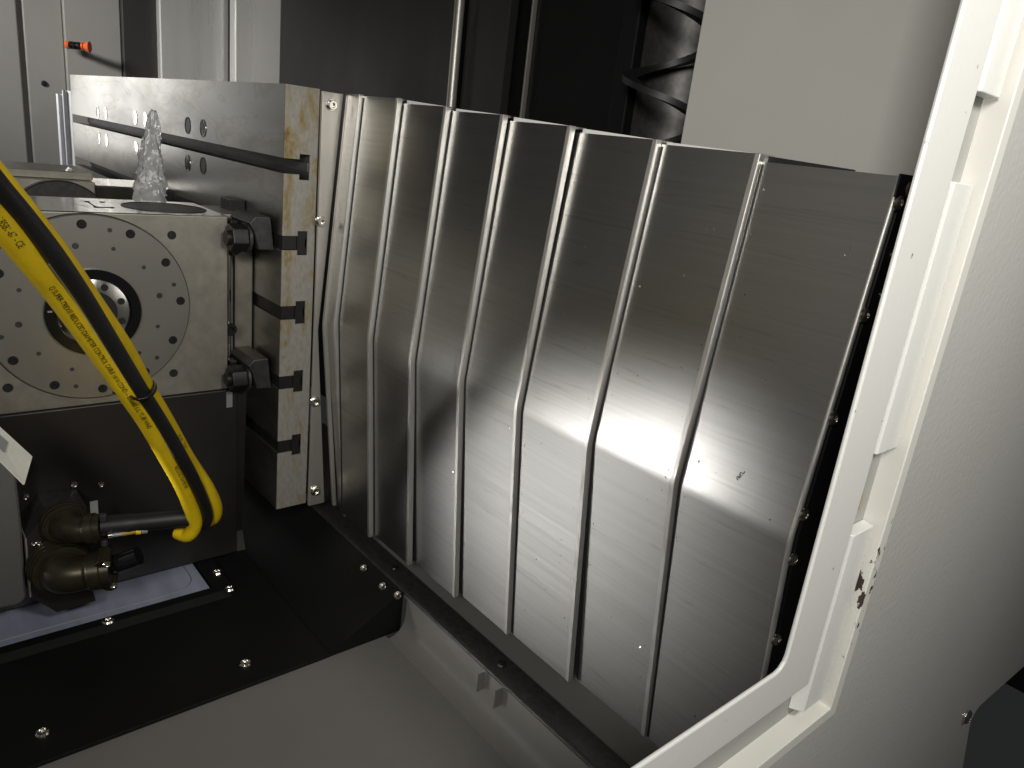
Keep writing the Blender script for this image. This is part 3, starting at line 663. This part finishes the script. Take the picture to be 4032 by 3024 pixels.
# =================================================================== CONNECTORS, BRACKET, MOTOR, TAG
br = thing('connector_bracket', (-0.98, 0.15, -0.63), 'dark angular sheet-metal bracket carrying the two elbow connectors', 'bracket')
XP = -0.955
pp_ = [(-0.9550, 0.1088, -0.5159), (-0.9550, 0.1320, -0.4891), (-0.9550, 0.1753, -0.4909), (-0.9550, 0.1747, -0.6016), (-0.9550, 0.1788, -0.6283), (-0.9550, 0.1343, -0.6300), (-0.9550, 0.1082, -0.5984)]
outl = [(p[1], p[2]) for p in pp_]
MB().prism(outl, 'X', XP - 0.003, XP).build('front_plate', M['housing'], br, bevel=0.0005)
for i in (0, 1, 5, 6):
    a = outl[i]; b = outl[(i + 1) % 7]
    d = Vector((b[0] - a[0], b[1] - a[1])).normalized(); nrm = Vector((-d.y, d.x)) * 0.002
    if (Vector(a) + nrm - Vector((0.15, -0.58))).length > (Vector(a) - Vector((0.15, -0.58))).length: nrm = -nrm
    MB().prism([a, b, (b[0] + nrm.x, b[1] + nrm.y), (a[0] + nrm.x, a[1] + nrm.y)], 'X', -1.0155, XP - 0.0031).build('side_flange', M['dark_steel'], br)
p = outl[0]; q = outl[6]
MB().prism([(p[0] - 0.0012, p[1]), (p[0] + 0.0004, p[1]), (q[0] + 0.0004, q[1]), (q[0] - 0.0012, q[1])], 'X', -1.0155, XP).build('bright_edge', M['bracket_steel'], br)
for p in [(-0.9540, 0.1155, -0.5249), (-0.9540, 0.1208, -0.5251)]:
    fast('screw', 'button', br, p, (1, 0, 0), 0.003, M['chrome'])
for p in [(-0.9800, 0.1040, -0.5112), (-0.9800, 0.1040, -0.5659)]:
    fast('side_screw', 'button', br, p, (0, -1, 0), 0.0045, M['chrome'])

def elbow(name, label, pc, pend, R_, rb, rings, screws):
    """90 degree backshell: threaded coupling on the plate, domed elbow, straight run to the cable clamp"""
    pc = Vector(pc); pend = Vector(pend)
    t = thing(name, (XP, pc.y, pc.z), label, 'connector', 'elbow connectors on the bracket')
    base = Vector((XP, pc.y, pc.z)); d = (pend - pc); dl = d.length; d.normalize()
    cp = [(0, R_ * 1.05)]
    for k in range(rings):
        x = 0.004 + k * 0.0060; cp += [(x, R_ * (1.34 - 0.05 * k)), (x + 0.0035, R_ * (1.34 - 0.05 * k)), (x + 0.0040, R_ * (1.20 - 0.05 * k)), (x + 0.006, R_ * (1.20 - 0.05 * k))]
    xe = 0.004 + rings * 0.0060
    MB().lathe(base, (1, 0, 0), cp + [(xe, R_)], 40).build('coupling_ring', M['olive'], t, smooth=True)
    # elbow sweep
    pts = []; c0 = base + Vector((xe - 0.004, 0, 0)); apex = Vector((pc.x, pc.y, pc.z)); 
    for k in range(15):
        u = k / 14; a = c0; b_ = c0 + Vector((max(0.012, pc.x - c0.x), 0, 0)); e = pc + d * (dl * 0.45)
        pts.append((1 - u) ** 2 * a + 2 * u * (1 - u) * b_ + u * u * e)
    MB().tube(pts, lambda u: R_ * (1.0 - 0.22 * u), 32).build('elbow', M['olive'], t, smooth=True)
    e0 = pc + d * (dl * 0.44); ln = dl * 0.56
    MB().lathe(e0, d, [(0, rb), (ln * 0.15, rb * 1.06), (ln * 0.2, rb * 1.14), (ln * 0.62, rb * 1.14), (ln * 0.66, rb * 1.04), (ln, rb * 1.04)], 32).build('collar', M['olive'], t, smooth=True)
    if screws:
        up = Vector((0.35, 0, 0.94)); up = (up - d * up.dot(d)).normalized(); sd = d.cross(up)
        for s_ in (1, -1):
            cpt = e0 + d * (ln * 0.84) + up * s_ * rb * 1.0
            MB().lathe(cpt - sd * rb * 0.55, sd, [(0, rb * 0.42), (rb * 1.1, rb * 0.42)], 18).build('clamp_ear', M['olive'], t, bevel=0.0006)
            fast('clamp_screw', 'button', t, cpt + Vector((rb * 0.75, 0, 0)), (1, -0.2, 0.1), 0.0042, M['chrome'])
    else:
        for s_ in (1, -0.1, -1):
            cpt = e0 + d * (ln * 0.97) + Vector((0.008, 0, s_ * rb * 1.05))
            MB().lathe(cpt - Vector((0, 0, 0.004)), (0, 0, 1), [(0, 0.0042), (0.008, 0.0042)], 14).build('clamp_screw', M['dark_steel'], t, bevel=0.0006)
    return t
e1 = elbow('elbow_connector', 'olive elbow connector, upper of the two on the bracket, with the long black sleeve', (-0.9220, 0.1492, -0.5008), (-0.9050, 0.1818, -0.4948), 0.0195, 0.0162, 2, False)
e2 = elbow('elbow_connector', 'larger olive elbow connector, lower of the two, with ringed collar and two screws', (-0.9180, 0.1403, -0.5568), (-0.9000, 0.1874, -0.5519), 0.0270, 0.0205, 4, True)
sl = MB(); path = smooth_path([(-0.9050, 0.1819, -0.4935), (-0.8950, 0.2042, -0.4913), (-0.8800, 0.2373, -0.4880), (-0.8650, 0.2767, -0.4857)], 6)
sl.tube(path, lambda u: 0.0125 if u < 0.44 else 0.0112, 24); o = sl.build('cable_sleeve', M['hose'], smooth=True)
tag(o, 'long black shrink sleeve from the upper elbow connector to the cables', 'sleeve')
path = smooth_path([(-0.9050, 0.1875, -0.5507), (-0.8950, 0.1980, -0.5432), (-0.8850, 0.2158, -0.5340)], 6)
o = MB().tube(path, 0.0115, 24).build('cable_sleeve', M['gloss_black'], smooth=True)
tag(o, 'short glossy black sleeve out of the lower elbow connector', 'sleeve')
sg = thing('signal_lead', (-0.8900, 0.1874, -0.4976), 'thin grey and yellow taped lead under the long black sleeve', 'lead')
for k, (a, b, r, mt) in enumerate([((-0.8880, 0.1828, -0.4991), (-0.8880, 0.1878, -0.4993), 0.0042, M['chrome']), ((-0.8880, 0.1883, -0.4994), (-0.8860, 0.1986, -0.4993), 0.0026, M['label']), ((-0.8860, 0.1986, -0.4993), (-0.8840, 0.2131, -0.4990), 0.0028, M['stain']), ((-0.8840, 0.2131, -0.4990), (-0.8830, 0.2186, -0.4994), 0.0040, M['yellow']), ((-0.8830, 0.2191, -0.4989), (-0.8820, 0.2258, -0.4989), 0.0045, M['label']), ((-0.8820, 0.2258, -0.4989), (-0.8720, 0.2704, -0.5005), 0.0022, M['gloss_black'])]):
    MB().cyl(a, b, r, 12).build('sleeve_piece', mt, sg, smooth=True)
o = MB().box(-0.949, -0.948, (-0.9480, 0.1777, -0.4792)[1], (-0.9480, 0.1864, -0.4812)[1], (-0.9480, 0.1796, -0.5036)[2], (-0.9480, 0.1808, -0.4799)[2]).build('cable_tag', M['label'])
tag(o, 'small grey printed tag above the upper elbow connector', 'tag')
mo = thing('servo_motor', (-0.98, 0.06, -0.6), 'dark grey motor casing cut off by the left picture edge', 'motor')
c = (-0.9550, 0.0801, -0.4999); c_ = Vector(c)
MB().prism([(0.0, c[2] + 0.10), ((-0.9550, 0.1051, -0.4213)[1], c[2] + 0.092), ((-0.9550, 0.1062, -0.4759)[1], -0.50), ((-0.9550, 0.1041, -0.5936)[1], -0.602), ((-0.9550, 0.1039, -0.5969)[1] - 0.01, -0.608), (0.0, -0.600)], 'X', -1.0155, -0.957).build('casing', M['motor'], mo, bevel=0.006, seg=3)
tg = thing('white_plate', (-0.8400, 0.0879, -0.3567), 'white plastic plate poking in at the left edge above the connectors', 'plate')
A, B_, D_, E_ = Vector((-0.8400, 0.0690, -0.3037)), Vector((-0.8400, 0.1077, -0.3610)), Vector((-0.8200, 0.0963, -0.3815)), Vector((-0.8200, 0.0583, -0.3188))
nn = (B_ - A).cross(E_ - A).normalized() * 0.002
mb = MB(); mb.add([A, B_, D_, E_, A + nn, B_ + nn, D_ + nn, E_ + nn], [(0, 1, 2, 3), (7, 6, 5, 4), (0, 4, 5, 1), (1, 5, 6, 2), (2, 6, 7, 3), (3, 7, 4, 0)]).build('plate', M['white_plate'], tg)
for s_ in (1, -1):
    k = nn.normalized() * (0.0005 if s_ > 0 else -0.0005) + (nn if s_ > 0 else Vector())
    g = [Vector((-0.8365, 0.0715, -0.3150)), Vector((-0.8365, 0.0882, -0.3416)), Vector((-0.8300, 0.0847, -0.3500)), Vector((-0.8300, 0.0678, -0.3237))]
if True:
    w = B_ - A; h = E_ - A
    fr = lambda a, b: A + w * a + h * b
    side = 1 if nn.dot(-A) > 0 else 0
    o_ = (nn * 1.05) if side else (-nn * 0.05)
    o2_ = (nn * 1.25) if side else (-nn * 0.25)
    q = [fr(0.08, 0.28), fr(0.55, 0.28), fr(0.55, 0.72), fr(0.08, 0.72)]
    MB().add([p + o_ for p in q] + [p + o2_ for p in q], [(0, 1, 2, 3), (7, 6, 5, 4), (0, 4, 5, 1), (1, 5, 6, 2), (2, 6, 7, 3), (3, 7, 4, 0)]).build('grey_field', M['label'], tg)

# =================================================================== DOOR FRAME (near, right) 
df = thing('door_frame', (-0.17, 0.47, -0.38), 'white painted door frame with channel and sill corner', 'door frame')
XD = -0.17; ZT = 0.55; YL = -0.25
y0, y1_, y2_, y3, y4 = 0.4185, 0.4640, 0.4840, 0.5150, 0.5270      # jamb: flange | groove | strip | lip
z0, z1_, z2_, z3, z4 = -0.2970, -0.3300, -0.3440, -0.3740, -0.3845   # sill
rc = 0.010
inner = [(y0, ZT)] + [(y0, z0 + rc)] + [(y0 - rc + rc * math.cos(a), z0 + rc - rc * math.sin(a)) for a in (PI / 6, PI / 3)] + [(y0 - rc, z0), (YL, z0)]
MB().prism(inner + [(YL, z1_), (y1_, z1_), (y1_, ZT)], 'X', XD - 0.003, XD).build('inner_flange', M['white_paint'], df, bevel=0.0012)
MB().prism([(y1_ + 0.0004, ZT), (y1_ + 0.0004, z1_ - 0.0004), (YL, z1_ - 0.0004), (YL, z4 + 0.001), (y4 - 0.001, z4 + 0.001), (y4 - 0.001, ZT)], 'X', XD - 0.0165, XD - 0.014).build('channel', M['recess'], df)
segs = [(ZT, (-0.1700, 0.4692, 0.0589)[2]), ((-0.1700, 0.4835, 0.0102)[2], (-0.1700, 0.4885, -0.1614)[2]), ((-0.1700, 0.4972, -0.2203)[2], z2_ - 0.022)]
for (za, zb) in segs:
    MB().prism([(y1_ + 0.004, XD - 0.0135), (y2_, XD - 0.002), (y3 - 0.003, XD - 0.002), (y3 - 0.0005, XD - 0.0135)], 'Z', 0, 1)
    mb = MB(); poly = [(XD - 0.0138, y1_ + 0.012), (XD - 0.0045, y2_ - 0.002), (XD - 0.0045, y3 - 0.004), (XD - 0.0138, y3 - 0.0008)]
    mb.prism(poly, 'Z', zb, za).build('seal_strip', M['white_paint'], df, bevel=0.0008)
MB().prism([(y3, ZT), (y3, z3), (YL, z3), (YL, z4), (y4, z4), (y4, ZT)], 'X', XD - 0.031, XD + 0.0015).build('outer_lip', M['chipped'], df, bevel=0.0008)
p = (-0.1830, 0.5272, 0.0497); fast('recess_screw', 'button', df, (-0.1838, p[1], p[2]), (1, 0, 0), 0.007, M['chrome'])
p = (-0.1835, 0.5301, 0.0635)
MB().box(-0.1838, -0.1826, 0.497, 0.5135, p[2] - 0.003, p[2] + 0.004).build('oil_stain', M['stain'], df, bevel=0.0004)
p = (-0.1835, 0.5337, -0.2033)
MB().box(-0.1838, -0.1828, 0.490, 0.500, p[2] - 0.006, p[2] + 0.006).build('oil_stain', M['stain'], df, bevel=0.0004)
# outer side panel
sp_ = thing('side_panel', (-0.168, 0.9, -0.6), 'wide light grey side panel with orange-peel paint, right of the door frame', 'panel')
cutp = [(-0.1745, 1.2949, -0.6727), (-0.1745, 1.0472, -0.6408), (-0.1745, 1.1215, -0.7748)]
poly = [(y4 + 0.0004, 0.6), (y4 + 0.0004, z4 - 0.0004), (YL, z4 - 0.0004), (YL, -1.2), (1.25, -1.2)] + [(cutp[2][1], cutp[2][2])]
# rounded notch
n1 = Vector((cutp[2][1], cutp[2][2])); n2 = Vector((cutp[1][1], cutp[1][2])); n3 = Vector((cutp[0][1], cutp[0][2]))
na = n2.lerp(n1, 0.25); nb = n2.lerp(n3, 0.18)
for k in range(0, 7):
    u = k / 6; q = (1 - u) ** 2 * na + 2 * u * (1 - u) * n2 + u * u * nb; poly.append((q.x, q.y))
poly += [(n3.x, n3.y), (2.2, n3.y - 0.12), (2.2, 0.6)]
MB().prism(poly, 'X', -0.1785, -0.1745).build('sheet', M['panel_paint'], sp_, bevel=0.0012)
fast('screw', 'button', sp_, (-0.1740, 1.0129, -0.6289), (1, 0, 0), 0.010, M['chrome'])
o = MB().box(-0.60, -0.40, 0.9, 2.4, -2.0, -0.3).build('lower_bracket', M['dark_steel'], bevel=0.004)
tag(o, 'dark steel part showing through the notch at the lower right corner', 'steel part')

# =================================================================== METAL CHIPS on the cover (loose swarf)
mb = MB()
def plane_y(X, z):
    for (Xe, t, r, b) in prof3:
        if X < Xe:
            if z > r[1]: u = (z - r[1]) / (t[1] - r[1]); return r[0] + (t[0] - r[0]) * u
            u = (r[1] - z) / (r[1] - b[1]); return r[0] + (b[0] - r[0]) * u
    return None
for k in range(150):
    if k < 60: X = random.choice([p[0] for p in prof3[3:7]]) + random.uniform(0.006, 0.012) * random.choice((1, -1.2))
    else: X = random.uniform(-0.55, -0.245)
    z = random.uniform(-0.54, 0.0); y = plane_y(X, z)
    if y is None: continue
    s_ = random.uniform(0.0005, 0.0013)
    c = Vector((X, y - 0.0005, z)); vs = [c + Vector((random.uniform(-1, 1), random.uniform(-0.4, 0.2), random.uniform(-1.4, 1.4))) * s_ for _ in range(4)]
    mb.add(vs, [(0, 1, 2), (0, 2, 3), (0, 3, 1), (1, 3, 2)])
o = mb.build('metal_chips', M['chrome']); tag(o, 'tiny bright metal chips scattered over the stainless cover', 'metal chips', kind='stuff')

# one larger dark curl of swarf lying on the last cover section
c = Vector((-0.2921, 0.5315, -0.2358)); pts = [c + 0.7 * Vector((0.0016 * math.cos(k * 1.1) + 0.0006 * k - 0.004, -0.0006 - 0.0006 * math.sin(k * 1.7), 0.0011 * k - 0.008 + 0.001 * math.sin(k * 2.3))) for k in range(14)]
o = MB().tube(smooth_path(pts, 4), 0.00035, 6).build('metal_curl', M['dark_steel'], smooth=True)
tag(o, 'dark curl of swarf lying on the nearest stainless cover section', 'swarf')
